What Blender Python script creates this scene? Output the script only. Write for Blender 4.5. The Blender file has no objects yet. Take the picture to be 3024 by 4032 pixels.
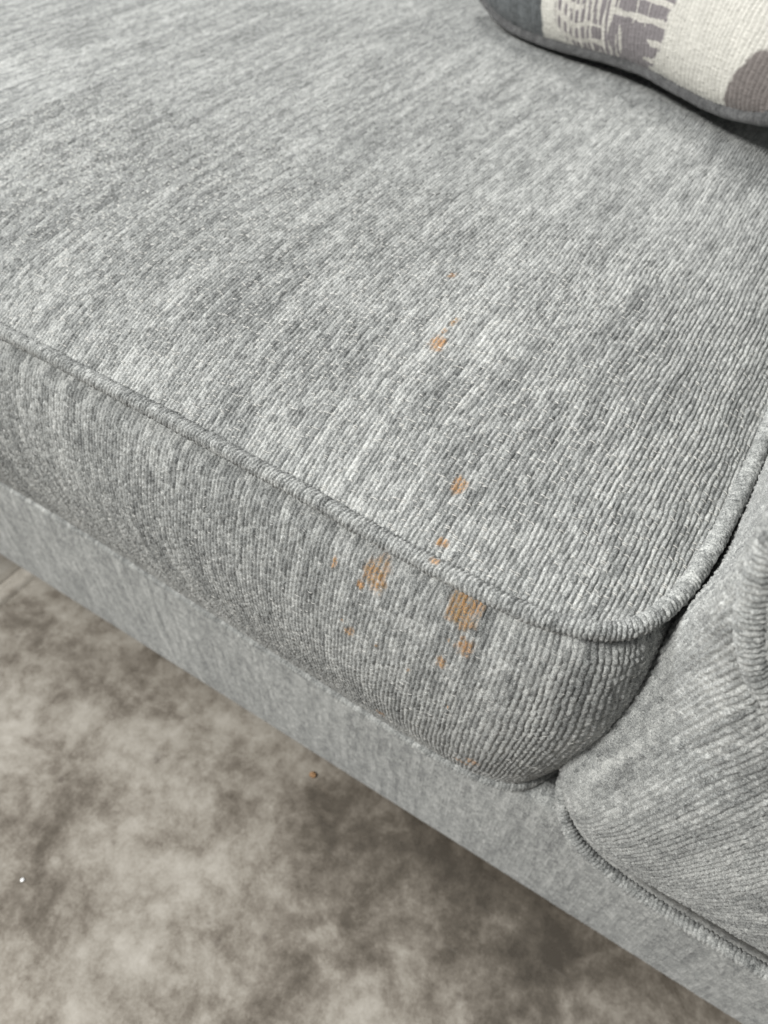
import bpy, math, random
import numpy as np
from mathutils import Matrix, Vector

sc = bpy.context.scene
col = sc.collection

# ------------------------------------------------------------------ camera, world, lamps, exposure
cam = bpy.data.cameras.new("camera")
cam.sensor_fit = 'VERTICAL'
cam.sensor_height = 36.0
cam.lens = 25.893
cam.clip_start = 0.02
cam.clip_end = 60
cam.dof.use_dof = True
cam.dof.focus_distance = 0.435
cam.dof.aperture_fstop = 7.2
camo = bpy.data.objects.new("camera", cam)
col.objects.link(camo)
# columns: right, up, back (world)
rt = Vector((0.84787606, 0.5299542, 0.01596005))
dn = Vector((0.4047248, -0.62748869, -0.6651735))
fw = Vector((-0.34249675, 0.57044411, -0.74651825))
M = Matrix.Identity(4)
for i in range(3):
    M[i][0] = rt[i]; M[i][1] = -dn[i]; M[i][2] = -fw[i]
M[0][3], M[1][3], M[2][3] = 0.09242283, -0.23679062, 0.81926788
camo.matrix_world = M
sc.camera = camo

world = bpy.data.worlds.new("World")
sc.world = world
world.use_nodes = True
bg = world.node_tree.nodes["Background"]
bg.inputs[0].default_value = (0.97, 0.985, 1.0, 1)
bg.inputs[1].default_value = 0.25

def area(name, loc, target, sx, sy, power, color):
    l = bpy.data.lights.new(name, 'AREA')
    l.shape = 'RECTANGLE'; l.size = sx; l.size_y = sy
    l.energy = power; l.color = color
    o = bpy.data.objects.new(name, l)
    col.objects.link(o)
    o.location = loc
    d = Vector(target) - Vector(loc)
    o.rotation_euler = d.to_track_quat('-Z', 'Y').to_euler()
    return o

area("ceiling_lamp_back", (-1.2, 1.7, 3.0), (-0.2, 0.4, 0.5), 0.6, 0.45, 44, (1.0, 0.985, 0.95))
area("ceiling_lamp_left", (-2.35, 0.20, 2.6), (-0.4, 0.0, 0.2), 1.0, 0.7, 42, (0.97, 0.99, 1.0))
area("ceiling_lamp_front", (-1.40, -1.72, 2.50), (-0.3, 0.0, 0.3), 0.8, 0.5, 112, (1.0, 0.992, 0.955))

sc.view_settings.view_transform = 'Standard'
sc.view_settings.look = 'None'
sc.view_settings.exposure = 0.0
sc.view_settings.gamma = 1.0
sc.cycles.use_denoising = True

# ------------------------------------------------------------------ numpy helpers
# <GEO>
def h1(i, seed=0.0):
    v = np.sin(np.asarray(i, float) * 127.1 + seed * 311.7 + 0.137) * 43758.5453
    return v - np.floor(v)

def h2(i, j, seed=0.0):
    v = np.sin(np.asarray(i, float) * 12.9898 + np.asarray(j, float) * 78.233 + seed * 37.719) * 43758.5453
    return v - np.floor(v)

def vn(x, y, seed=0.0):
    """smooth value noise, 0..1"""
    xi = np.floor(x); yi = np.floor(y)
    fx = x - xi; fy = y - yi
    fx = fx * fx * (3 - 2 * fx); fy = fy * fy * (3 - 2 * fy)
    a = h2(xi, yi, seed); b = h2(xi + 1, yi, seed)
    c = h2(xi, yi + 1, seed); d = h2(xi + 1, yi + 1, seed)
    return (a * (1 - fx) + b * fx) * (1 - fy) + (c * (1 - fx) + d * fx) * fy

def spline(pts, n=None):
    """dense Catmull-Rom through pts (k,d)"""
    P = np.asarray(pts, float)
    P = np.vstack([2 * P[0] - P[1], P, 2 * P[-1] - P[-2]])
    out = []
    for i in range(1, len(P) - 2):
        t = np.linspace(0, 1, 24, endpoint=False)[:, None]
        a, b, c, d = P[i - 1], P[i], P[i + 1], P[i + 2]
        out.append(0.5 * ((2 * b) + (c - a) * t + (2 * a - 5 * b + 4 * c - d) * t ** 2 + (3 * b - a - 3 * c + d) * t ** 3))
    out.append(P[-2][None])
    return np.vstack(out)

def resample(C, step):
    d = np.r_[0, np.cumsum(np.linalg.norm(np.diff(C, axis=0), axis=1))]
    n = max(2, int(round(d[-1] / step)) + 1)
    s = np.linspace(0, d[-1], n)
    return np.stack([np.interp(s, d, C[:, k]) for k in range(C.shape[1])], 1), s

LAST = {}
def chenille(U, V, p=0.0034, L=0.0056, seed=1.0, clump=1.0, bead=0.42, nub=0.30):
    """height 0..1 and tint 0..1 of a ribbed chenille cloth; ribs run along V"""
    wob = 0.9 * p * (vn(V / 0.045, U / 0.03, seed + 5) - 0.5) + 0.35 * p * (vn(V / 0.010, U / 0.006, seed + 6) - 0.5)
    u = (U + wob) / p
    i = np.floor(u); fu = u - i
    q = V / L + h1(i, seed) * 9 + 0.9 * vn(V / 0.011, i * 1.7, seed + 2)
    j = np.floor(q); fq = q - j
    r = h2(i, j, seed); r2 = h2(i, j, seed + 11)
    prof = np.clip(1 - np.abs(2 * fu - 1) ** 2.2, 0, 1) ** 0.75
    pq = 1 - bead * (0.7 + 0.6 * r2) * np.abs(2 * fq - 1) ** 3.2
    h = prof * pq * (0.74 + 0.42 * r)
    h = h * (1 + 0.50 * (vn(U / 0.0009 + 3.1, V / 0.0017, seed + 40) - 0.5))     # fuzzy pile, no two nubs alike
    streak = vn(V / 0.026 + h1(i, seed + 3) * 50, i * 13.7, seed + 4) - 0.5
    long_ = vn(V / 0.075 + h1(i // 2, seed + 13) * 50, (i // 2) * 7.3, seed + 14) - 0.5
    patch = vn(U / 0.050, V / 0.11, seed + 7) - 0.5
    patch2 = vn(U / 0.008, V / 0.055, seed + 8) - 0.5
    t = 0.5 + nub * (r2 - 0.5) + 0.25 * streak + 0.16 * long_ + clump * (0.16 * patch + 0.18 * patch2)
    LAST['fq'] = fq; LAST['fu'] = fu; LAST['r'] = h2(i, j, seed + 21)
    return h, np.clip(t, 0, 1)

# plan outline of the seat cushion at its top welt (front edge, rounded corner, right side)
ZW = 0.480
OUT_TOP = spline([(-1.40, 0.030), (-0.90, 0.027), (-0.55, 0.0245), (-0.42, 0.0215), (-0.275, 0.0165), (-0.127, 0.010), (-0.04, 0.0035),
                  (0.02, 0.0015), (0.060, 0.0055), (0.090, 0.0195), (0.1075, 0.0515), (0.1155, 0.105), (0.1180, 0.17),
                  (0.1185, 0.30), (0.1185, 0.60), (0.1185, 1.05)])
OUT_BOT = spline([(-1.40, 0.034), (-0.90, 0.032), (-0.55, 0.030), (-0.42, 0.028), (-0.275, 0.023), (-0.127, 0.019), (-0.05, 0.0165),
                  (0.005, 0.0165), (0.044, 0.020), (0.070, 0.031), (0.088, 0.061), (0.097, 0.115), (0.102, 0.18),
                  (0.106, 0.30), (0.108, 0.60), (0.108, 1.05)])
ZB = 0.216

def front_y(x):
    k = np.argmax(OUT_TOP[:, 0] > 0.1076)
    return np.interp(x, OUT_TOP[:k, 0], OUT_TOP[:k, 1])

def right_x(y):
    m = OUT_TOP[:, 0] > 0.02
    return np.interp(y, OUT_TOP[m, 1], OUT_TOP[m, 0])

def top_z(x, y):
    dF = np.clip(y - front_y(x), 0, None)
    dR = np.clip(right_x(y) - x, 0, None)
    gF = 1 - np.exp(-dF / 0.095)
    gR = 1 - np.exp(-dR / 0.065)
    z = ZW - 0.001 + 0.052 * gF * gR
    z = z + 0.006 * (vn(x / 0.21, y / 0.25, 40) - 0.5) * gF * gR
    return z

def box_point(s, t, T, B):
    """s: index-normalised position on resampled outlines T,B (n,2); t: 0 top .. 1 bottom"""
    tt = t * t * (3 - 2 * t)
    base = T * (1 - tt) + B * tt
    tang = np.gradient(T * (1 - tt) + B * tt, axis=0) if False else None
    return base
# </GEO>

def normals(P):
    du = np.gradient(P, axis=0); dv = np.gradient(P, axis=1)
    n = np.cross(du, dv)
    return n / np.maximum(np.linalg.norm(n, axis=2, keepdims=True), 1e-12)

# ------------------------------------------------------------------ mesh output
def link_mesh(name, V, F, mat, parent=None, attrs=None, smooth=True, uv=None):
    me = bpy.data.meshes.new(name)
    V = np.ascontiguousarray(V, dtype=np.float32); F = np.ascontiguousarray(F, dtype=np.int32)
    k = F.shape[1]
    me.vertices.add(len(V)); me.vertices.foreach_set("co", V.ravel())
    me.loops.add(F.size); me.loops.foreach_set("vertex_index", F.ravel())
    me.polygons.add(len(F))
    me.polygons.foreach_set("loop_start", np.arange(0, F.size, k, dtype=np.int32))
    if smooth:
        me.polygons.foreach_set("use_smooth", np.ones(len(F), dtype=bool))
    for nm, a in (attrs or {}).items():
        if a.ndim == 1:
            at = me.attributes.new(nm, 'FLOAT', 'POINT')
            at.data.foreach_set("value", np.ascontiguousarray(a, dtype=np.float32))
        else:
            at = me.attributes.new(nm, 'FLOAT_COLOR', 'POINT')
            c = np.ones((len(a), 4), np.float32); c[:, :3] = a
            at.data.foreach_set("color", c.ravel())
    me.update(calc_edges=True)
    me.validate()
    me.materials.append(mat)
    o = bpy.data.objects.new(name, me)
    col.objects.link(o)
    if parent is not None:
        o.parent = parent
    return o

def grid_faces(n, m, keep=None, flip=False, wrap=False):
    i = np.arange(n - 1)[:, None]; j = np.arange(m if wrap else m - 1)[None, :]
    j2 = (j + 1) % m
    a = i * m + j; b = (i + 1) * m + j; c = (i + 1) * m + j2; d = i * m + j2
    F = np.stack([a, d, c, b] if flip else [a, b, c, d], -1).reshape(-1, 4)
    if keep is not None:
        kk = keep.reshape(-1)
        F = F[kk[F].all(1)]
    return F

def subset(V, F, attrs):
    idx, inv = np.unique(F, return_inverse=True)
    return V[idx], inv.reshape(F.shape), {k: a[idx] for k, a in attrs.items()}

def stain_mask(U, V, stains, seed=3.0):
    """stains: (u, v, ru, rv, squareness, tone). returns strength, tone, id (-1 none)"""
    S = np.zeros(U.shape); T = np.zeros(U.shape); I = np.full(U.shape, -1)
    for k, (u, v, ru, rv, sq, tone) in enumerate(stains):
        R = max(ru, rv) * 2.0
        box = (np.abs(U - u) < R) & (np.abs(V - v) < R)
        if not box.any():
            continue
        uu = (U[box] - u) / ru; vv = (V[box] - v) / rv
        d = (np.abs(uu) ** sq + np.abs(vv) ** sq) ** (1 / sq)
        e = 0.70 * (vn(U[box] / 0.0034 + k * 7.3, V[box] / 0.0045, seed) - 0.5) + 0.35 * (vn(U[box] / 0.0013, V[box] / 0.0013, seed + 1) - 0.5)
        m = np.clip((1.15 - d - e) / 0.55, 0, 1)
        big = np.where(m > S[box])
        s_ = S[box]; t_ = T[box]; i_ = I[box]
        s_[big] = m[big]; t_[big] = tone; i_[big] = k
        S[box] = s_; T[box] = t_; I[box] = i_
    return S, T, I

def emit_cloth(name, P, h, amp, tint, stains, UV, mat, parent, keep=None, flip=False, extra=()):
    """displace grid P along its normals, split the stained patches off as parts of their own"""
    N = normals(P)
    if flip:
        N = -N
    Q = P + N * (amp * (h - 0.45))[..., None]
    n, m = h.shape
    S, T, I = stain_mask(UV[0], UV[1], stains) if stains else (np.zeros(h.shape), np.zeros(h.shape), np.full(h.shape, -1))
    F = grid_faces(n, m, keep, flip)
    at = {"tint": tint.ravel(), "lift": h.ravel(), "stain": S.ravel(), "tone": T.ravel()}
    Vf = Q.reshape(-1, 3)
    fid = I.ravel()[F].max(1)
    out = []
    V0, F0, A0 = subset(Vf, F[fid < 0], at)
    for Qe, he, te, ke in extra:
        Fe = grid_faces(*he.shape, ke)
        ze = np.zeros(he.size)
        Ve, Fe, Ae = subset(Qe.reshape(-1, 3), Fe, {"tint": te.ravel(), "lift": he.ravel(), "stain": ze, "tone": ze})
        F0 = np.vstack([F0, Fe + len(V0)]); V0 = np.vstack([V0, Ve])
        A0 = {q: np.concatenate([A0[q], Ae[q]]) for q in A0}
    body = link_mesh(name, V0, F0, mat, parent, A0)
    for k in range(len(stains or [])):
        Fk = F[fid == k]
        if len(Fk) < 3:
            continue
        Vk, Fk, Ak = subset(Vf, Fk, at)
        o = link_mesh("stain", Vk, Fk, mat, parent, Ak)
        o["label"] = "orange-brown stain soaked into the grey cloth"
        out.append(o)
    return body, out

def cord(name, path, r, mat, parent, p=0.0028, amp=0.0010, seed=9.0, nth=28, stains=(), squash=1.0, step=None):
    """fabric-covered welt cord swept along a dense path"""
    C, s = resample(path, step or p / 5.0)
    T = np.gradient(C, axis=0); T /= np.linalg.norm(T, axis=1, keepdims=True)
    up = np.array([0, 0, 1.0]) if np.abs(T[:, 2]).max() < 0.9 else np.array([0, 1.0, 0.0])
    A = np.cross(T, up); A /= np.linalg.norm(A, axis=1, keepdims=True)
    B = np.cross(A, T)
    th = np.linspace(0, 2 * np.pi, nth, endpoint=False)
    S_, TH = np.meshgrid(s, th, indexing='ij')
    # rows lean a little round the cord
    h, tint = chenille(S_ + 0.0012 * np.sin(TH + 5 * vn(S_ / 0.05, TH * 0, seed)), TH * r, p=p, L=0.0046, seed=seed)
    wav = 1 + 0.10 * (vn(S_ / 0.018, np.cos(TH) * 1.5 + 5, seed + 30) - 0.5)
    rad = r * wav + amp * (h - 0.5)
    P = C[:, None, :] + (A[:, None, :] * np.cos(TH)[..., None] + B[:, None, :] * (squash * np.sin(TH))[..., None]) * rad[..., None]
    n, m = h.shape
    F = grid_faces(n, m, wrap=True, flip=False)
    S, Tn, I = stain_mask(S_, TH * r, stains) if stains else (np.zeros(h.shape), np.zeros(h.shape), np.full(h.shape, -1))
    at = {"tint": tint.ravel(), "lift": h.ravel(), "stain": S.ravel(), "tone": Tn.ravel()}
    Vf = P.reshape(-1, 3)
    fid = I.ravel()[F].max(1)
    V0, F0, A0 = subset(Vf, F[fid < 0], at)
    body = link_mesh(name, V0, F0, mat, parent, A0)
    for k in range(len(stains)):
        Fk = F[fid == k]
        if len(Fk) < 3: continue
        Vk, Fk, Ak = subset(Vf, Fk, at)
        o = link_mesh("stain", Vk, Fk, mat, body, Ak)
        o["label"] = "orange-brown stain on the corded welt"
    return body

def empty(name, loc, label, cat, group=None):
    o = bpy.data.objects.new(name, None)
    col.objects.link(o)
    o.empty_display_size = 0.05
    o.location = loc
    o["label"] = label; o["category"] = cat
    if group: o["group"] = group
    return o

# ------------------------------------------------------------------ materials
def new_mat(name):
    m = bpy.data.materials.new(name); m.use_nodes = True
    nt = m.node_tree
    return m, nt, nt.nodes["Principled BSDF"]

def nd(nt, typ, **kw):
    n = nt.nodes.new(typ)
    for k, v in kw.items():
        if k == 'inp':
            for kk, vv in v.items(): n.inputs[kk].default_value = vv
        else:
            setattr(n, k, v)
    return n

def mixc(nt, fac, a, b, mode='MIX'):
    n = nt.nodes.new('ShaderNodeMix'); n.data_type = 'RGBA'; n.blend_type = mode
    n.clamp_factor = True
    for s, v in ((n.inputs[0], fac), (n.inputs[6], a), (n.inputs[7], b)):
        if hasattr(v, 'links') or isinstance(v, bpy.types.NodeSocket): nt.links.new(v, s)
        elif isinstance(v, (int, float)): s.default_value = v
        else: s.default_value = (*v, 1) if len(v) == 3 else v
    return n.outputs[2]

def mth(nt, op, a, b=None, c=None, clamp=False):
    n = nt.nodes.new('ShaderNodeMath'); n.operation = op; n.use_clamp = clamp
    for k, v in enumerate((a, b, c)):
        if v is None: continue
        if isinstance(v, bpy.types.NodeSocket): nt.links.new(v, n.inputs[k])
        else: n.inputs[k].default_value = v
    return n.outputs[0]

def ramp(nt, fac, stops):
    n = nt.nodes.new('ShaderNodeValToRGB')
    while len(n.color_ramp.elements) > 1: n.color_ramp.elements.remove(n.color_ramp.elements[-1])
    for k, (p, c) in enumerate(stops):
        e = n.color_ramp.elements[0] if k == 0 else n.color_ramp.elements.new(p)
        e.position = p; e.color = (*c, 1)
    nt.links.new(fac, n.inputs[0])
    return n.outputs[0]

def chenille_mat(name, dark, mid, light, fuzz=1500.0, bump=0.0009, use_attr=True):
    m, nt, b = new_mat(name)
    L = nt.links
    tc = nd(nt, 'ShaderNodeTexCoord')
    n1 = nd(nt, 'ShaderNodeTexNoise', inp={'Scale': fuzz, 'Detail': 3.0, 'Roughness': 0.65})
    L.new(tc.outputs['Object'], n1.inputs['Vector'])
    n2 = nd(nt, 'ShaderNodeTexNoise', inp={'Scale': 800.0, 'Detail': 2.0, 'Roughness': 0.6})
    L.new(tc.outputs['Object'], n2.inputs['Vector'])
    at = nd(nt, 'ShaderNodeAttribute', attribute_name='tint')
    t = mth(nt, 'ADD', at.outputs['Fac'], mth(nt, 'MULTIPLY', mth(nt, 'SUBTRACT', n1.outputs[0], 0.5), 1.6))
    t = mth(nt, 'ADD', t, mth(nt, 'MULTIPLY', mth(nt, 'SUBTRACT', n2.outputs[0], 0.5), 1.4), clamp=True)
    c = ramp(nt, t, [(0.0, dark), (0.5, mid), (1.0, light)])
    st = nd(nt, 'ShaderNodeAttribute', attribute_name='stain')
    tn = nd(nt, 'ShaderNodeAttribute', attribute_name='tone')
    sa = ramp(nt, n1.outputs[0], [(0.30, (0.22, 0.105, 0.04)), (0.5, (0.46, 0.245, 0.105)), (0.72, (0.72, 0.46, 0.26))])
    sb = ramp(nt, n1.outputs[0], [(0.30, (0.11, 0.065, 0.028)), (0.5, (0.30, 0.19, 0.085)), (0.72, (0.56, 0.39, 0.20))])
    n4 = nd(nt, 'ShaderNodeTexNoise', inp={'Scale': 330.0, 'Detail': 1.0})
    L.new(tc.outputs['Object'], n4.inputs['Vector'])
    tone = mth(nt, 'ADD', tn.outputs['Fac'], mth(nt, 'MULTIPLY', mth(nt, 'SUBTRACT', n4.outputs[0], 0.5), 2.2), clamp=True)
    scol = mixc(nt, tone, sa, sb)
    brk = mth(nt, 'ADD', mth(nt, 'MULTIPLY', mth(nt, 'SUBTRACT', n1.outputs[0], 0.5), 4.5), mth(nt, 'MULTIPLY', mth(nt, 'SUBTRACT', n2.outputs[0], 0.5), 3.6))
    n3 = nd(nt, 'ShaderNodeTexNoise', inp={'Scale': 480.0, 'Detail': 2.0, 'Roughness': 0.6})
    L.new(tc.outputs['Object'], n3.inputs['Vector'])
    brk = mth(nt, 'ADD', brk, mth(nt, 'MULTIPLY', mth(nt, 'SUBTRACT', n3.outputs[0], 0.5), 2.6))
    lf = nd(nt, 'ShaderNodeAttribute', attribute_name='lift')
    brk = mth(nt, 'ADD', brk, mth(nt, 'MULTIPLY', mth(nt, 'SUBTRACT', lf.outputs['Fac'], 0.5), 1.1))
    sf = mth(nt, 'MULTIPLY', st.outputs['Fac'], mth(nt, 'ADD', 0.58, brk, clamp=True), clamp=True)
    c = mixc(nt, sf, c, scol)
    L.new(c, b.inputs['Base Color'])
    b.inputs['Roughness'].default_value = 0.9
    b.inputs['Specular IOR Level'].default_value = 0.15
    b.inputs['Sheen Weight'].default_value = 0.25
    b.inputs['Sheen Roughness'].default_value = 0.45
    bp = nd(nt, 'ShaderNodeBump', inp={'Strength': 0.8, 'Distance': bump})
    L.new(n1.outputs[0], bp.inputs['Height'])
    L.new(bp.outputs[0], b.inputs['Normal'])
    return m

M_CH = chenille_mat("grey_chenille", (0.082, 0.086, 0.086), (0.308, 0.316, 0.310), (0.65, 0.658, 0.64))
M_WELT = chenille_mat("charcoal_cord", (0.035, 0.035, 0.036), (0.095, 0.095, 0.096), (0.20, 0.20, 0.20))

def pillow_mat():
    m, nt, b = new_mat("patterned_weave")
    L = nt.links
    tc = nd(nt, 'ShaderNodeTexCoord')
    n1 = nd(nt, 'ShaderNodeTexNoise', inp={'Scale': 900.0, 'Detail': 2.0, 'Roughness': 0.6})
    L.new(tc.outputs['Object'], n1.inputs['Vector'])
    at = nd(nt, 'ShaderNodeAttribute', attribute_name='print')
    f = mth(nt, 'ADD', 0.72, mth(nt, 'MULTIPLY', n1.outputs[0], 0.56))
    hsv = nd(nt, 'ShaderNodeHueSaturation')
    L.new(at.outputs['Color'], hsv.inputs['Color']); L.new(f, hsv.inputs['Value'])
    L.new(hsv.outputs[0], b.inputs['Base Color'])
    b.inputs['Roughness'].default_value = 0.9
    b.inputs['Specular IOR Level'].default_value = 0.15
    b.inputs['Sheen Weight'].default_value = 0.15
    bp = nd(nt, 'ShaderNodeBump', inp={'Strength': 0.6, 'Distance': 0.0006})
    L.new(n1.outputs[0], bp.inputs['Height']); L.new(bp.outputs[0], b.inputs['Normal'])
    return m
M_PIL = pillow_mat()

FLOOR_MOTTLE_SHADE = [(-0.401, 0.025, 0.035, -0.1), (-0.32, 0.01, 0.05, -0.08), (-0.13, 0.069, 0.09, -0.12), (-0.05, -0.015, 0.11, -0.13), (0.067, -0.034, 0.11, -0.14), (-0.561, 0.029, 0.03, -0.08), (-0.069, -0.166, 0.06, -0.07), (0.198, -0.023, 0.12, -0.12), (-0.479, -0.115, 0.1, 0.13), (-0.329, -0.11, 0.11, 0.1), (-0.179, -0.112, 0.07, 0.07), (-0.042, -0.121, 0.03, 0.12), (-0.124, -0.237, 0.05, 0.08), (-0.238, -0.296, 0.08, 0.06), (-0.463, 0.044, 0.05, 0.06), (-0.215, -0.003, 0.04, 0.04)]

def floor_mat():
    m, nt, b = new_mat("polished_concrete")
    L = nt.links
    tc = nd(nt, 'ShaderNodeTexCoord')
    co = tc.outputs['Object']
    def noise(scale, detail=5.0, rough=0.6, dist=0.0, vec=co):
        n = nd(nt, 'ShaderNodeTexNoise', inp={'Scale': scale, 'Detail': detail, 'Roughness': rough, 'Distortion': dist})
        L.new(vec, n.inputs['Vector']); return n.outputs[0]
    a = noise(3.6, 4, 0.55, 0.4); bb = noise(14, 6, 0.66, 0.35); c = noise(60, 4, 0.6); d = noise(300, 3, 0.6)
    t = mth(nt, 'ADD', mth(nt, 'MULTIPLY', a, 0.48), mth(nt, 'MULTIPLY', bb, 0.52))
    t = mth(nt, 'ADD', t, mth(nt, 'MULTIPLY', mth(nt, 'SUBTRACT', c, 0.5), 0.26))
    t = mth(nt, 'ADD', t, mth(nt, 'MULTIPLY', mth(nt, 'SUBTRACT', d, 0.5), 0.12))
    # pale and dark slab mottling; sofa's shade on the right is painted into it
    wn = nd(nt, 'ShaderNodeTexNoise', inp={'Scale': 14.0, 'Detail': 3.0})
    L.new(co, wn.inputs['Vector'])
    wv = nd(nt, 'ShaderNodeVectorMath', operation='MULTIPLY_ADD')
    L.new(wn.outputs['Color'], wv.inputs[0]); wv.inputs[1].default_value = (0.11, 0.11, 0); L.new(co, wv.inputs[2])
    for bx_, by_, br_, bs_ in FLOOR_MOTTLE_SHADE:
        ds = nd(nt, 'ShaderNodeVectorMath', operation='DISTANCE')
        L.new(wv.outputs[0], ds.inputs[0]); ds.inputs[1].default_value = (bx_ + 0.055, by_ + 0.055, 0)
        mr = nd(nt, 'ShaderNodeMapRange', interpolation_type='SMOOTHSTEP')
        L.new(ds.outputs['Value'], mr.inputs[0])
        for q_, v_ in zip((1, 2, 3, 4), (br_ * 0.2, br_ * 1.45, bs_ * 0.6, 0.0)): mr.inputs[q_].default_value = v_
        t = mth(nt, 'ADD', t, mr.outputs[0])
    t = mth(nt, 'MULTIPLY_ADD', t, 1.15, -0.066)
    base = ramp(nt, t, [(0.28, (0.066, 0.056, 0.045)), (0.38, (0.112, 0.096, 0.078)), (0.46, (0.182, 0.160, 0.134)), (0.52, (0.255, 0.230, 0.197)), (0.59, (0.335, 0.308, 0.270)), (0.70, (0.43, 0.402, 0.36))])
    # pale scuffs and a few dark spots
    mp = nd(nt, 'ShaderNodeMapping'); mp.inputs['Rotation'].default_value = (0, 0, 0.9); mp.inputs['Scale'].default_value = (1.0, 16.0, 1.0)
    L.new(co, mp.inputs['Vector'])
    s = noise(7, 4, 0.6, 0.15, mp.outputs[0])
    sr = ramp(nt, s, [(0.62, (0, 0, 0)), (0.72, (1, 1, 1))])
    base = mixc(nt, mth(nt, 'MULTIPLY', sr, 0.05), base, (0.44, 0.41, 0.375))
    dk = ramp(nt, noise(38, 2, 0.5), [(0.70, (0, 0, 0)), (0.76, (1, 1, 1))])
    base = mixc(nt, mth(nt, 'MULTIPLY', dk, 0.5), base, (0.08, 0.065, 0.055))
    L.new(base, b.inputs['Base Color'])
    rr = mth(nt, 'ADD', 0.16, mth(nt, 'MULTIPLY', bb, 0.26))
    L.new(rr, b.inputs['Roughness'])
    b.inputs['Specular IOR Level'].default_value = 0.5
    bp = nd(nt, 'ShaderNodeBump', inp={'Strength': 0.25, 'Distance': 0.002})
    L.new(bb, bp.inputs['Height']); L.new(bp.outputs[0], b.inputs['Normal'])
    return m
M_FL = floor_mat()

def plain_mat(name, c, rough=0.6):
    m, nt, b = new_mat(name)
    tc = nd(nt, 'ShaderNodeTexCoord')
    n = nd(nt, 'ShaderNodeTexNoise', inp={'Scale': 500.0, 'Detail': 2.0})
    nt.links.new(tc.outputs['Object'], n.inputs['Vector'])
    out = mixc(nt, n.outputs[0], tuple(x * 0.7 for x in c), tuple(min(1, x * 1.25) for x in c))
    nt.links.new(out, b.inputs['Base Color'])
    b.inputs['Roughness'].default_value = rough
    return m

# ------------------------------------------------------------------ floor (one sheet with a saw-cut joint)
xs = [-6, -0.6640, -0.6625, -0.6475, -0.6460, -0.6225, -0.6218, -0.6196, -0.6190, 6]
zs = [0, 0, -0.010, -0.010, 0, 0, -0.003, -0.003, 0, 0]
V = []; F = []
for k, (x, z) in enumerate(zip(xs, zs)):
    V += [(x, -6, z), (x, 6, z)]
for k in range(len(xs) - 1):
    F.append((2 * k, 2 * k + 2, 2 * k + 3, 2 * k + 1))
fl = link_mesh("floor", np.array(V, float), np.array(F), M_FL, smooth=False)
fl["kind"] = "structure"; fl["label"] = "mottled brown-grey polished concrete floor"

# ------------------------------------------------------------------ sofa
sofa = empty("sofa", (0, 0, 0), "grey chenille upholstered sofa with piped arm and plain front rail, standing on the concrete floor", "sofa")

# front rail (body box with a slightly padded, rounded front)
def rail():
    prof = spline([(0.60, 0.214), (0.10, 0.214), (0.045, 0.2135), (0.031, 0.208), (0.0265, 0.195), (0.0245, 0.14), (0.0245, 0.07), (0.026, 0.020), (0.029, 0.008), (0.036, 0.004), (0.10, 0.004)])
    C, s = resample(prof, 0.0016)
    x = np.arange(-1.02, 0.62, 0.00115)
    # keep only the front bit dense
    m = C[:, 0] < 0.06
    C = C[m]; s = s[m]
    X, S = np.meshgrid(x, s, indexing='ij')
    P = np.stack([X, np.broadcast_to(C[:, 0], X.shape), np.broadcast_to(C[:, 1], X.shape)], -1)
    return P, X, S
P, X, S = rail()
h, t = chenille(X, S, seed=50, clump=0.8)
rl, _ = emit_cloth("front_rail", P, h, 0.0009, t, None, None, M_CH, sofa, flip=False)
# seat deck and rail body behind the cloth (closed box)
def box(name, x0, x1, y0, y1, z0, z1, mat, parent):
    V = np.array([(x, y, z) for x in (x0, x1) for y in (y0, y1) for z in (z0, z1)], float)
    F = np.array([(0, 1, 3, 2), (4, 6, 7, 5), (0, 4, 5, 1), (2, 3, 7, 6), (0, 2, 6, 4), (1, 5, 7, 3)])
    n = len(V)
    return link_mesh(name, V, F, mat, parent, {"tint": np.full(n, .5), "stain": np.zeros(n), "tone": np.zeros(n), "lift": np.zeros(n)}, smooth=False)
box("seat_deck", -1.40, 0.62, 0.040, 1.06, 0.006, 0.2125, M_CH, sofa)

# arm: wrapped lower body
XL = spline([(0.2130, 0.225), (0.2150, 0.185), (0.2200, 0.160), (0.2300, 0.1375), (0.246, 0.1185), (0.2785, 0.0985), (0.3245, 0.087), (0.38, 0.098), (0.43, 0.110),
             (0.48, 0.1175), (0.54, 0.1225), (0.60, 0.1235), (0.70, 0.124), (0.80, 0.125)])
YF = spline([(0.213, 0.016), (0.222, 0.0105), (0.245, 0.002), (0.28, -0.0065), (0.33, -0.0135), (0.40, -0.0145), (0.46, -0.0085), (0.52, -0.001), (0.60, 0.004), (0.80, 0.006)])
RR = np.array([(0.21, 0.020), (0.25, 0.030), (0.30, 0.044), (0.36, 0.072), (0.44, 0.076), (0.49, 0.046), (0.54, 0.016), (0.8, 0.012)])
def arm_profile(s, z):
    """s<0: inner side going back, then the rounded corner, then the front to the right"""
    xl = np.interp(z, XL[:, 0], XL[:, 1]); yf = np.interp(z, YF[:, 0], YF[:, 1]); R = np.interp(z, RR[:, 0], RR[:, 1])
    q = R * np.pi / 2
    x = np.empty_like(s); y = np.empty_like(s)
    a = s < 0
    g_ = np.clip(-s / 0.06, 0, 1); x = np.where(a, xl + 0.0085 * g_ * g_ * (3 - 2 * g_), xl); y = np.where(a, yf + R - s, yf + R)
    b = (s >= 0) & (s < q)
    ang = np.clip(s / q, 0, 1) * np.pi / 2
    x = np.where(b, xl + R * (1 - np.cos(ang)), x); y = np.where(b, yf + R * (1 - np.sin(ang)), y)
    c = s >= q
    x = np.where(c, xl + R + (s - q), x); y = np.where(c, yf, y)
    return x, y
zz = np.concatenate([np.linspace(0.2132, 0.235, 36), np.arange(0.2359, 0.7115, 0.0009)])
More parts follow.
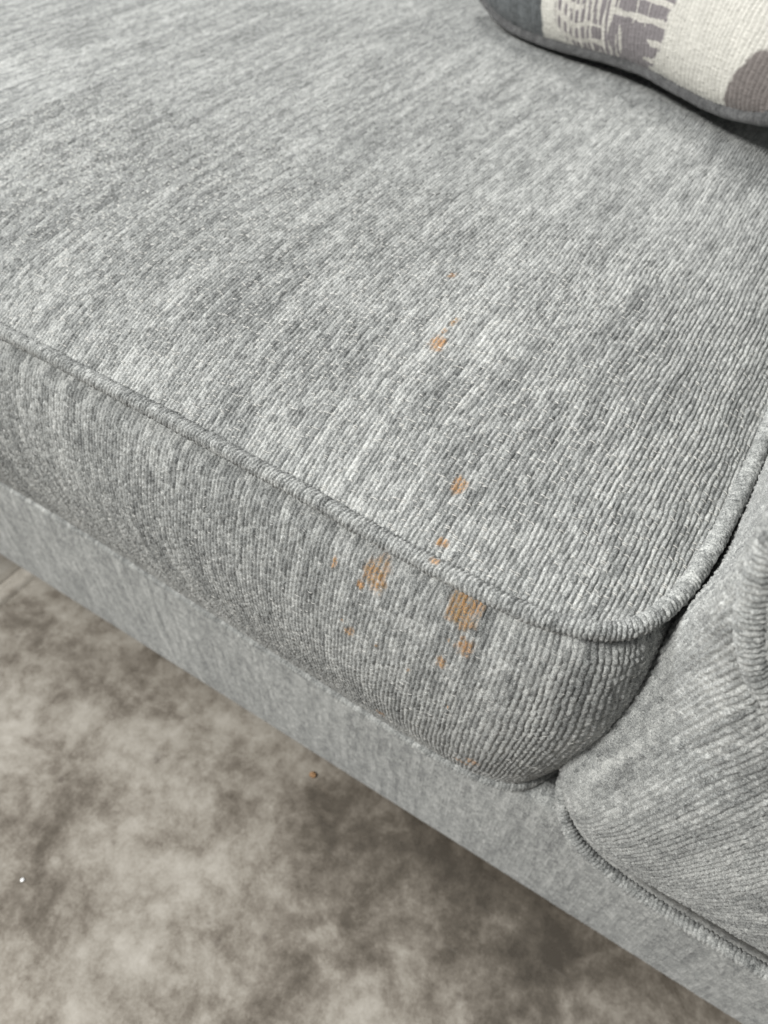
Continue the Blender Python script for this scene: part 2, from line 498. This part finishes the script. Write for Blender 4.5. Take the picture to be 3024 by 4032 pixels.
ss = np.concatenate([np.linspace(-0.60, -0.16, 24), np.arange(-0.158, -0.06, 0.0018), np.arange(-0.06, 0.235, 0.0009), np.linspace(0.238, 0.46, 70)])
SS, ZZ = np.meshgrid(ss, zz, indexing='ij')
ax, ay = arm_profile(SS, ZZ)
P = np.stack([ax, ay, ZZ], -1)
lean = np.interp(ZZ, [0.2, 0.5, 0.6], [0.40, 0.40, 0.35])
Rz = np.interp(ZZ, RR[:, 0], RR[:, 1]); xz = np.interp(ZZ, XL[:, 0], XL[:, 1])
XX = xz + Rz * (1 - np.pi / 2) + SS 
h, t = chenille((XX - 0.24 * ZZ) / 1.03, (ZZ + 0.24 * XX) / 1.03, p=0.0036, L=0.0056, seed=70, bead=0.48, nub=0.28)
edge = np.clip((ZZ - 0.2132) / 0.006, 0, 1)
arm, _ = emit_cloth("arm", P, h * edge, 0.0022, t, None, None, M_CH, sofa, flip=False)

# arm bottom cord
wp = spline([(0.0960, 0.040, 0.300), (0.0985, 0.0290, 0.276), (0.1050, 0.0170, 0.2545), (0.1190, 0.0080, 0.2360), (0.1425, 0.0035, 0.2240), (0.1800, 0.0015, 0.2160), (0.225, 0.001, 0.2137), (0.30, 0.001, 0.2132), (0.62, 0.001, 0.2132)])
cord("welt", wp, 0.0050, M_CH, arm, p=0.0034, amp=0.0018, seed=15, nth=22)

# arm upper pad with its cord
PADW = [(0.48, 0.724), (0.30, 0.724), (0.20, 0.723), (0.155, 0.718), (0.135, 0.706), (0.1290, 0.690), (0.1280, 0.66), (0.1275, 0.62), (0.1290, 0.590), (0.1325, 0.5685), (0.1385, 0.549), (0.1485, 0.5300), (0.1650, 0.5135), (0.195, 0.502), (0.25, 0.496), (0.34, 0.494), (0.48, 0.494)]
pw = spline(PADW)
def arm_front_y(x, z):
    xl = np.interp(z, XL[:, 0], XL[:, 1]); yf = np.interp(z, YF[:, 0], YF[:, 1]); R = np.interp(z, RR[:, 0], RR[:, 1])
    c = np.clip((x - xl) / R, 0, 1)
    return yf + R * (1 - np.sqrt(np.clip(1 - (1 - c) ** 2, 0, 1)))
pw3 = np.stack([pw[:, 0], arm_front_y(pw[:, 0], pw[:, 1]) - 0.003, pw[:, 1]], 1)
cord("welt", pw3, 0.0064, M_CH, arm, p=0.0034, amp=0.0020, seed=16, nth=26)
gx = np.arange(0.118, 0.42, 0.0011); gz = np.arange(0.488, 0.7225, 0.0011)
GX, GZ = np.meshgrid(gx, gz, indexing='ij')
# distance to the pad outline
pl, _s = resample(pw, 0.004)
D = np.full(GX.shape, 9.0)
for k in range(len(pl)):
    D = np.minimum(D, np.hypot(GX - pl[k, 0], GZ - pl[k, 1]))
def in_poly(X, Y, C):
    ins = np.zeros(X.shape, bool)
    for k in range(len(C)):
        x1, y1 = C[k]; x2, y2 = C[(k + 1) % len(C)]
        if y1 == y2: continue
        ins ^= ((y1 > Y) != (y2 > Y)) & (X < (x2 - x1) * (Y - y1) / (y2 - y1) + x1)
    return ins
inside = in_poly(GX, GZ, pl[::2])
GY = arm_front_y(GX, GZ) - 0.001 - 0.016 * (1 - np.exp(-D / 0.018))
P = np.stack([GX, GY, GZ], -1)
h, t = chenille((GX - 0.24 * GZ) / 1.03, (GZ + 0.24 * GX) / 1.03, seed=71)
emit_cloth("arm_pad", P, h, 0.0020, t, None, None, M_CH, arm, keep=inside, flip=False)

# rounded arm top and the backrest behind the throw pillow
def cushion_block(name, x0, x1, y0, y1, z0, z1, r, parent, seed, turn=False):
    """soft box: superellipse profile in x-z swept along y"""
    prof = spline([(x0, z0), (x0, z1 - r), (x0 + 0.3 * r, z1 - 0.3 * r), (x0 + r, z1), (x1 - r, z1), (x1 - 0.3 * r, z1 - 0.3 * r), (x1, z1 - r), (x1, z0)])
    C, s = resample(prof, 0.004)
    y = np.concatenate([[y0], np.linspace(y0, y1, 260), [y1]])
    S, Y = np.meshgrid(s, y, indexing='ij')
    P = np.stack([np.broadcast_to(C[:, :1], S.shape), Y, np.broadcast_to(C[:, 1:], S.shape)], -1).copy()
    mid = np.array([(x0 + x1) / 2, 0, (z0 + z1) / 2])
    for c in (0, -1):
        P[:, c, 0] = mid[0]; P[:, c, 2] = mid[2]
    h, t = chenille(Y, S, seed=seed)
    if turn:
        P = np.stack([P[..., 1], P[..., 0], P[..., 2]], -1)
    V = P.reshape(-1, 3); n = len(V)
    link_mesh(name, V, grid_faces(*S.shape, flip=turn), M_CH, parent, {"tint": t.ravel(), "lift": h.ravel(), "stain": np.zeros(n), "tone": np.zeros(n)})
cushion_block("arm_top", 0.1365, 0.60, 0.016, 1.05, 0.56, 0.726, 0.03, sofa, 81)
cushion_block("backrest", 1.07, 1.26, -1.40, 0.62, 0.008, 0.92, 0.06, sofa, 82, turn=True)

# ------------------------------------------------------------------ seat cushion
seat = empty("seat_cushion", (0, 0, 0), "grey chenille box seat cushion with corded edge and orange-brown stains, lying on the sofa", "cushion")

TOP_STAINS = []
BOX_STAINS = []
WELT_STAINS = []
TOP_STAINS = [(-0.1257, 0.2172, 0.0026, 0.0036, 2, 0), (-0.0977, 0.1697, 0.0027, 0.0044, 2, 0.8), (-0.0968, 0.1442, 0.0063, 0.0080, 2.2, 0.15),
              (-0.0994, 0.1582, 0.0025, 0.0038, 2, 0.4), (-0.0280, 0.0518, 0.0046, 0.0058, 2.2, 0.3), (-0.0186, 0.0168, 0.0039, 0.0026, 3, 0.1)]
BOX_STAINS = [(1.3512, 0.0209, 0.0082, 0.0100, 3.2, 0.55), (1.3439, 0.0314, 0.0027, 0.0032, 2, 0.2), (1.4085, 0.0120, 0.0100, 0.0098, 3.2, 0.7),
              (1.4144, 0.0075, 0.0043, 0.0082, 2, 0.2), (1.3438, 0.0748, 0.0046, 0.0050, 2, 0.55), (1.3366, 0.0688, 0.0017, 0.0021, 2, 0.2),
              (1.4178, 0.0329, 0.0053, 0.0067, 2.2, 0.25), (1.4082, 0.0538, 0.0038, 0.0040, 2, 0.4), (1.3900, 0.0778, 0.0014, 0.0016, 2, 0.5),
              (1.4076, 0.0344, 0.0009, 0.0011, 2, 0.5), (1.3217, 0.0269, 0.0020, 0.0038, 2, 0), (1.3651, 0.0718, 0.0012, 0.0014, 2, 0.6),
              (1.3696, 0.1974, 0.0048, 0.0090, 2, 0.2), (1.4464, 0.1869, 0.0045, 0.0095, 2, 0), (1.4390, 0.2150, 0.0070, 0.0090, 2, 0.2), (1.4204, 0.0942, 0.0010, 0.0012, 2, 0)]
WELT_STAINS = [(1.1805, 0.0082, 0.0035, 0.0026, 3, 0.1)]

# top panel: fine cloth near the front edge, coarser cloth far back and off to the left, one mesh
pitch = 0.0032
def top_block(gx, gy):
    GX, GY = np.meshgrid(gx, gy, indexing='ij')
    keep = (GY > front_y(GX) - 0.0005) & (GX < right_x(GY) + 0.0005)
    P = np.stack([GX, GY, top_z(GX, GY)], -1)
    h, t = chenille(GX, GY, p=pitch, L=0.0064, seed=1, bead=0.44, nub=0.32)
    t = np.clip(t + 0.10 * np.exp(-((GX + 0.080) / 0.032) ** 2 - ((GY - 0.165) / 0.036) ** 2)     # nap rubbed pale round the stain
                - 0.06 * np.exp(-((GX + 0.16) / 0.10) ** 2 - ((GY - 0.10) / 0.05) ** 2), 0, 1)
    return P, h, t, GX, GY, keep
Y1 = 0.334
far_y = [Y1 - 0.002]
while far_y[-1] < 1.05:
    far_y.append(far_y[-1] + 0.0016 + (far_y[-1] - Y1) * 0.0018)
near_x = np.arange(-0.63, 0.1215, pitch / 6)
near_y = np.arange(0.0, Y1, 0.00105)
far_x = np.concatenate([np.linspace(-1.40, -1.155, 60), np.arange(-1.15, 0.1215, pitch / 4.5)])
left_x = np.concatenate([np.linspace(-1.40, -0.90, 90), np.arange(-0.895, -0.6295, pitch / 3.5)])
TP_AMP = 0.0018
blocks = []
for gx_, gy_ in ((far_x, np.array(far_y)), (left_x, np.arange(0.0, Y1, 0.003))):
    P, h, t, GX, GY, keep = top_block(gx_, gy_)
    blocks.append((P + normals(P) * (TP_AMP * (h - 0.45))[..., None], h, t, keep))
P, h, t, GX, GY, keep = top_block(near_x, near_y)
top, st_top = emit_cloth("top_panel", P, h, TP_AMP, t, TOP_STAINS, (GX, GY), M_CH, seat, keep=keep, extra=blocks)

def threads(name, P, h, amp, mat, parent, n, keep, flip=False, length=0.0033, seed=5):
    """short pale binding threads that lie across the ends of the chenille nubs"""
    N = normals(P) * (-1 if flip else 1)
    T1 = np.gradient(P, axis=0); T1 /= np.maximum(np.linalg.norm(T1, axis=2, keepdims=True), 1e-12)
    T2 = np.cross(N, T1)
    cand = np.flatnonzero(((LAST['fq'] < 0.16) & (np.abs(LAST['fu'] - 0.5) < 0.22) & (LAST['r'] < 0.42) & keep).ravel())
    rs = np.random.RandomState(seed)
    cand = rs.permutation(cand)[:n]
    p = P.reshape(-1, 3)[cand]; nn_ = N.reshape(-1, 3)[cand]; t1 = T1.reshape(-1, 3)[cand]; t2 = T2.reshape(-1, 3)[cand]
    hh = h.ravel()[cand]
    a = rs.normal(0, 0.22, len(cand))[:, None]
    d = t1 * np.cos(a) + t2 * np.sin(a); e = np.cross(nn_, d)
    Ln = length * rs.uniform(0.6, 1.2, len(cand))[:, None]; w = 0.00023
    rings = []
    for f, k in ((-0.5, 0.4), (0.0, 1.0), (0.5, 0.4)):
        c = p + d * Ln * f + nn_ * (amp * (hh[:, None] - 0.45) + 0.00045 * k - 0.0001)
        for g in (-1.0, 1.0):
            rings.append(c + e * w * g * k)
        rings.append(c + nn_ * w * 1.5 * k)
    V = np.stack(rings, 1)                     # m, 9, 3
    q = []
    for r_ in range(2):
        for c_ in range(3):
            q.append((3 * r_ + c_, 3 * r_ + (c_ + 1) % 3, 3 * r_ + 3 + (c_ + 1) % 3, 3 * r_ + 3 + c_))
    F = (np.arange(len(cand))[:, None, None] * 9 + np.array(q)[None]).reshape(-1, 4)
    o = link_mesh(name, V.reshape(-1, 3), F, mat, parent)
    o["kind"] = "stuff"
    return o
M_THREAD = plain_mat("pale_thread", (0.70, 0.69, 0.66), 0.5)
threads("binding_threads", P, h, TP_AMP, M_THREAD, seat, 12000, keep & (h2(np.arange(GX.shape[0])[:, None], np.arange(GX.shape[1])[None, :], 8) > (GY / Y1) ** 1.5 * 0.97))

# boxing (front and right side)
bpitch = 0.0033
Tt, s_ = resample(OUT_TOP, bpitch / 5.5)
n = len(Tt)
d = np.r_[0, np.cumsum(np.linalg.norm(np.diff(OUT_BOT, axis=0), axis=1))]
# pair the two outlines by matching parameter (same knots)
uT = np.r_[0, np.cumsum(np.linalg.norm(np.diff(OUT_TOP, axis=0), axis=1))]
par = np.interp(s_, uT, np.arange(len(OUT_TOP)))
Bb = np.stack([np.interp(par, np.arange(len(OUT_BOT)), OUT_BOT[:, k]) for k in range(2)], 1)
sel = (Tt[:, 0] > -0.66) & (Tt[:, 1] < 0.34)
coarse = np.where((Tt[:, 0] <= -0.66) & (np.arange(n) % 14 == 0))[0]
tail = np.where((Tt[:, 1] >= 0.34) & (np.arange(n) % 14 == 0))[0]
idx = np.concatenate([coarse, np.where(sel)[0], tail])
Tt, Bb, s_ = Tt[idx], Bb[idx], s_[idx]
tv = np.linspace(0, 1, 240)
z0, z1 = ZW - 0.0030, ZB
A = Tt[:, None, :]; B = Bb[:, None, :]
tt = (tv * tv * (3 - 2 * tv))[None, :, None]
base = A * (1 - tt) + B * tt
tg = np.gradient(Tt, axis=0); tg /= np.linalg.norm(tg, axis=1, keepdims=True)
# smooth the outward normal so that the corner stays round
nrm = np.stack([tg[:, 1], -tg[:, 0]], 1)
bul = (np.sin(np.pi * tv ** 0.85) ** 0.9 * 0.034)[None, :]
fade = np.interp(Tt[:, 0], [-0.2, 0.05, 0.10, 0.118], [1.0, 0.92, 0.62, 0.15])[:, None]
fade = fade * (0.93 + 0.14 * vn(s_ / 0.25, s_ * 0, 33))[:, None]
PX = base + nrm[:, None, :] * (bul * fade - 0.0115 * np.exp(-(tv / 0.034) ** 2)[None, :])[..., None]
Zv = np.broadcast_to((z0 + (z1 - z0) * tv)[None, :], PX.shape[:2])
P = np.concatenate([PX, Zv[..., None]], -1)
SU, TV = np.meshgrid(s_, tv * (z0 - z1) * 1.06, indexing='ij')
h, t = chenille(SU, TV, p=bpitch, L=0.0062, seed=2, bead=0.66, nub=0.36)
bx, st_box = emit_cloth("front_panel", P, h, 0.0019, t, BOX_STAINS, (SU, TV), M_CH, seat, flip=True)

threads("binding_threads", P, h, 0.0022, M_THREAD, seat, 1500, (TV > -0.10) & (SU > 0.7), flip=True, seed=6)

# welts of the cushion
C, s = resample(OUT_TOP, 0.004)
wob = 0.0012 * (vn(s / 0.05, s * 0, 77) - 0.5)
tg_ = np.gradient(C, axis=0); tg_ /= np.linalg.norm(tg_, axis=1, keepdims=True)
tw = np.stack([C[:, 0] + 0.0012 * tg_[:, 1], C[:, 1] - 0.0012 * tg_[:, 0], ZW + 0.0014 + wob], 1)
m = (C[:, 0] > -1.2) & (C[:, 1] < 0.75)
cord("top_welt", tw[m], 0.0052, M_CH, seat, p=0.0028, amp=0.0018, seed=9, nth=34, stains=WELT_STAINS)
C, s = resample(OUT_BOT, 0.004)
bw = np.stack([C[:, 0], C[:, 1] - 0.002, np.full(len(C), ZB - 0.0005)], 1)
m = (C[:, 0] > -1.2) & (C[:, 1] < 0.40)
cord("bottom_welt", bw[m], 0.0048, M_CH, seat, p=0.0030, amp=0.0010, seed=10, nth=20)

# ------------------------------------------------------------------ throw pillow
pil = empty("throw_pillow", (0, 0, 0), "off-white throw pillow with grey rounded patches and charcoal piping at the back", "pillow")
PA = 0.27
th = math.radians(-25)
ux = np.array([math.cos(th), math.sin(th), 0.0])
nf = np.array([math.sin(th), -math.cos(th), 0.0])
tau = math.radians(38)
uz = np.array([0, 0, 1.0])
uv_ = math.cos(tau) * uz - math.sin(tau) * nf
nn = math.cos(tau) * nf + math.sin(tau) * uz
BL = np.array([-0.190, 0.672, 0.546])      # middle of the bottom seam
def seam_v(u):                              # waviness of the bottom seam
    return 0.009 * np.exp(-((u - 0.06) / 0.09) ** 2) - 0.006 * np.exp(-((u + 0.15) / 0.08) ** 2)
def pillow_pt(u, v, side):
    """u -1..1, v -1..1"""
    e = 2.6
    lens = np.clip((1 - np.abs(u) ** e) * (1 - np.abs(v) ** e), 0, 1)
    w = 0.092 * lens ** 0.48
    pin = 1 - 0.05 * (np.abs(u) ** 2) * (np.abs(v) ** 4) * 0
    # rounded corners / ears
    cu = u * (1 - 0.04 * np.abs(v) ** 3 * 0 - 0.035 * (1 - np.abs(u) ** 2) * 0)
    k = np.maximum(np.abs(u), np.abs(v))
    rc = 1 - 0.10 * (np.abs(u * v)) ** 3
    U = u * PA * rc; Vv = v * PA * rc + PA
    wv = seam_v(u * PA) * np.clip((0.2 - v) / 1.2, 0, 1) ** 2
    P = BL + (0.042 * np.clip(u, 0, 1) ** 2)[..., None] * nf + U[..., None] * ux + (Vv + wv)[..., None] * uv_ + (side * w)[..., None] * nn
    return P, U, Vv
du = 0.0024 / PA * 0.55
uu = np.linspace(-1, 1, 520)
vv = np.concatenate([-1 + (np.linspace(0, 1, 250) ** 1.25) * 0.95, np.linspace(-0.04, 1, 50)])
UU, VV = np.meshgrid(uu, vv, indexing='ij')
P, PU, PV = pillow_pt(UU, VV, np.ones(UU.shape))
Nn = normals(P)
if (Nn.reshape(-1, 3).mean(0) @ nn) < 0: Nn = -Nn
# arc length along v for the weave
dv = np.r_[0, np.cumsum(np.linalg.norm(np.diff(P[260], axis=0), axis=1))]
ARC = np.broadcast_to(dv[None, :], UU.shape)
#PILPAT#
hp, tp = chenille(PU, ARC, p=0.0052, L=0.0036, seed=90)
base = np.array([0.56, 0.545, 0.50]) * (0.80 + 0.35 * tp)[..., None]
h_ = hp
PR = base
def put(mask, c, var=0.3, tint=tp):
    global PR
    PR = np.where(mask[..., None] > 0, PR * (1 - mask[..., None]) + mask[..., None] * np.array(c) * (1 - var / 2 + var * tint)[..., None], PR)
def soft(d, w=0.0015):
    return np.clip(d / w * 0.5 + 0.5, 0, 1)
edge_n = 0.004 * (vn(PU / 0.006, ARC / 0.006, 95) - 0.5)
# slate patch on the left
put(soft(0.086 - np.hypot(PU + 0.166, (ARC - 0.028) * 1.1) + edge_n), (0.105, 0.113, 0.117), 1.2)
# mauve-grey patch in the middle with pale threads over it
mk = soft(0.078 * (1 - (np.abs((PU - 0.018) / 0.078) ** 3 + np.abs((ARC - 0.080) / 0.088) ** 3) ** (1 / 3)) + 1.6 * edge_n)
put(mk, (0.215, 0.197, 0.203), 0.35)
lw = 0.10 + 0.10 * vn(PU / 0.01, ARC / 0.01, 93)
lines = (np.abs((ARC / 0.017 + 0.6 * vn(PU / 0.03, ARC / 0.03, 96)) % 1 - 0.5) < lw) & (vn(PU / 0.03, ARC / 0.017, 97) > 0.42)
lines2 = (np.abs((PU / 0.0085 + 0.4 * vn(PU / 0.02, ARC / 0.02, 94)) % 1 - 0.5) < lw * 1.6) & (vn(PU / 0.0085, ARC / 0.03, 98) > 0.25 + 6 * np.clip(PU + 0.02, 0, 0.1))
put((lines | lines2) * mk, (0.52, 0.50, 0.46), 0.5)
# taupe patch at the right
put(soft(0.083 - np.hypot(PU - 0.270, ARC - 0.020) + edge_n), (0.180, 0.160, 0.152), 0.6)
Q = P + Nn * (0.0016 * (h_ - 0.4))[..., None]
F = grid_faces(*UU.shape)
fr = link_mesh("front_cover", Q.reshape(-1, 3), F, M_PIL, pil, {"print": PR.reshape(-1, 3)})
ub = np.linspace(-1, 1, 90)
UB, VB = np.meshgrid(ub, ub, indexing='ij')
Pb, _, _ = pillow_pt(UB, VB, -np.ones(UB.shape))
link_mesh("back_cover", Pb.reshape(-1, 3), grid_faces(90, 90, flip=True), M_WELT, pil, {"tint": np.full(8100, .5), "stain": np.zeros(8100), "tone": np.zeros(8100)})
e = np.linspace(-1, 1, 120)
ring = np.vstack([np.stack([e, -np.ones(120)], 1), np.stack([np.ones(120), e], 1)[1:], np.stack([-e, np.ones(120)], 1)[1:], np.stack([-np.ones(120), -e], 1)[1:]])
Pr, _, _ = pillow_pt(ring[:, 0], ring[:, 1], np.zeros(len(ring)))
cord("piping", Pr, 0.0068, M_WELT, pil, p=0.0034, amp=0.0012, seed=21, nth=18, step=0.0011)

# ------------------------------------------------------------------ small debris on the floor
def crumb(name, x, y, r, mat, label, cat, flat=0.5, seed=0):
    import bmesh
    bm = bmesh.new(); bmesh.ops.create_icosphere(bm, subdivisions=2, radius=r)
    rnd = random.Random(seed)
    for v in bm.verts:
        k = 1 + rnd.uniform(-.25, .25); v.co = Vector((v.co.x * k, v.co.y * k, v.co.z * flat * k))
    me = bpy.data.meshes.new(name); bm.to_mesh(me); bm.free(); me.materials.append(mat)
    o = bpy.data.objects.new(name, me); col.objects.link(o)
    o.location = (x, y, r * flat * 0.9)
    o["label"] = label; o["category"] = cat
    return o
crumb("crumb", -0.140, 0.008, 0.0035, plain_mat("orange_crumb", (0.30, 0.17, 0.08)), "orange-brown crumb on the floor against the sofa rail", "crumb", 0.6, 3)
crumb("fleck", -0.327, -0.239, 0.0020, plain_mat("white_fleck", (0.85, 0.85, 0.86), 0.3), "shiny white fleck on the open concrete floor", "fleck", 0.45, 4)
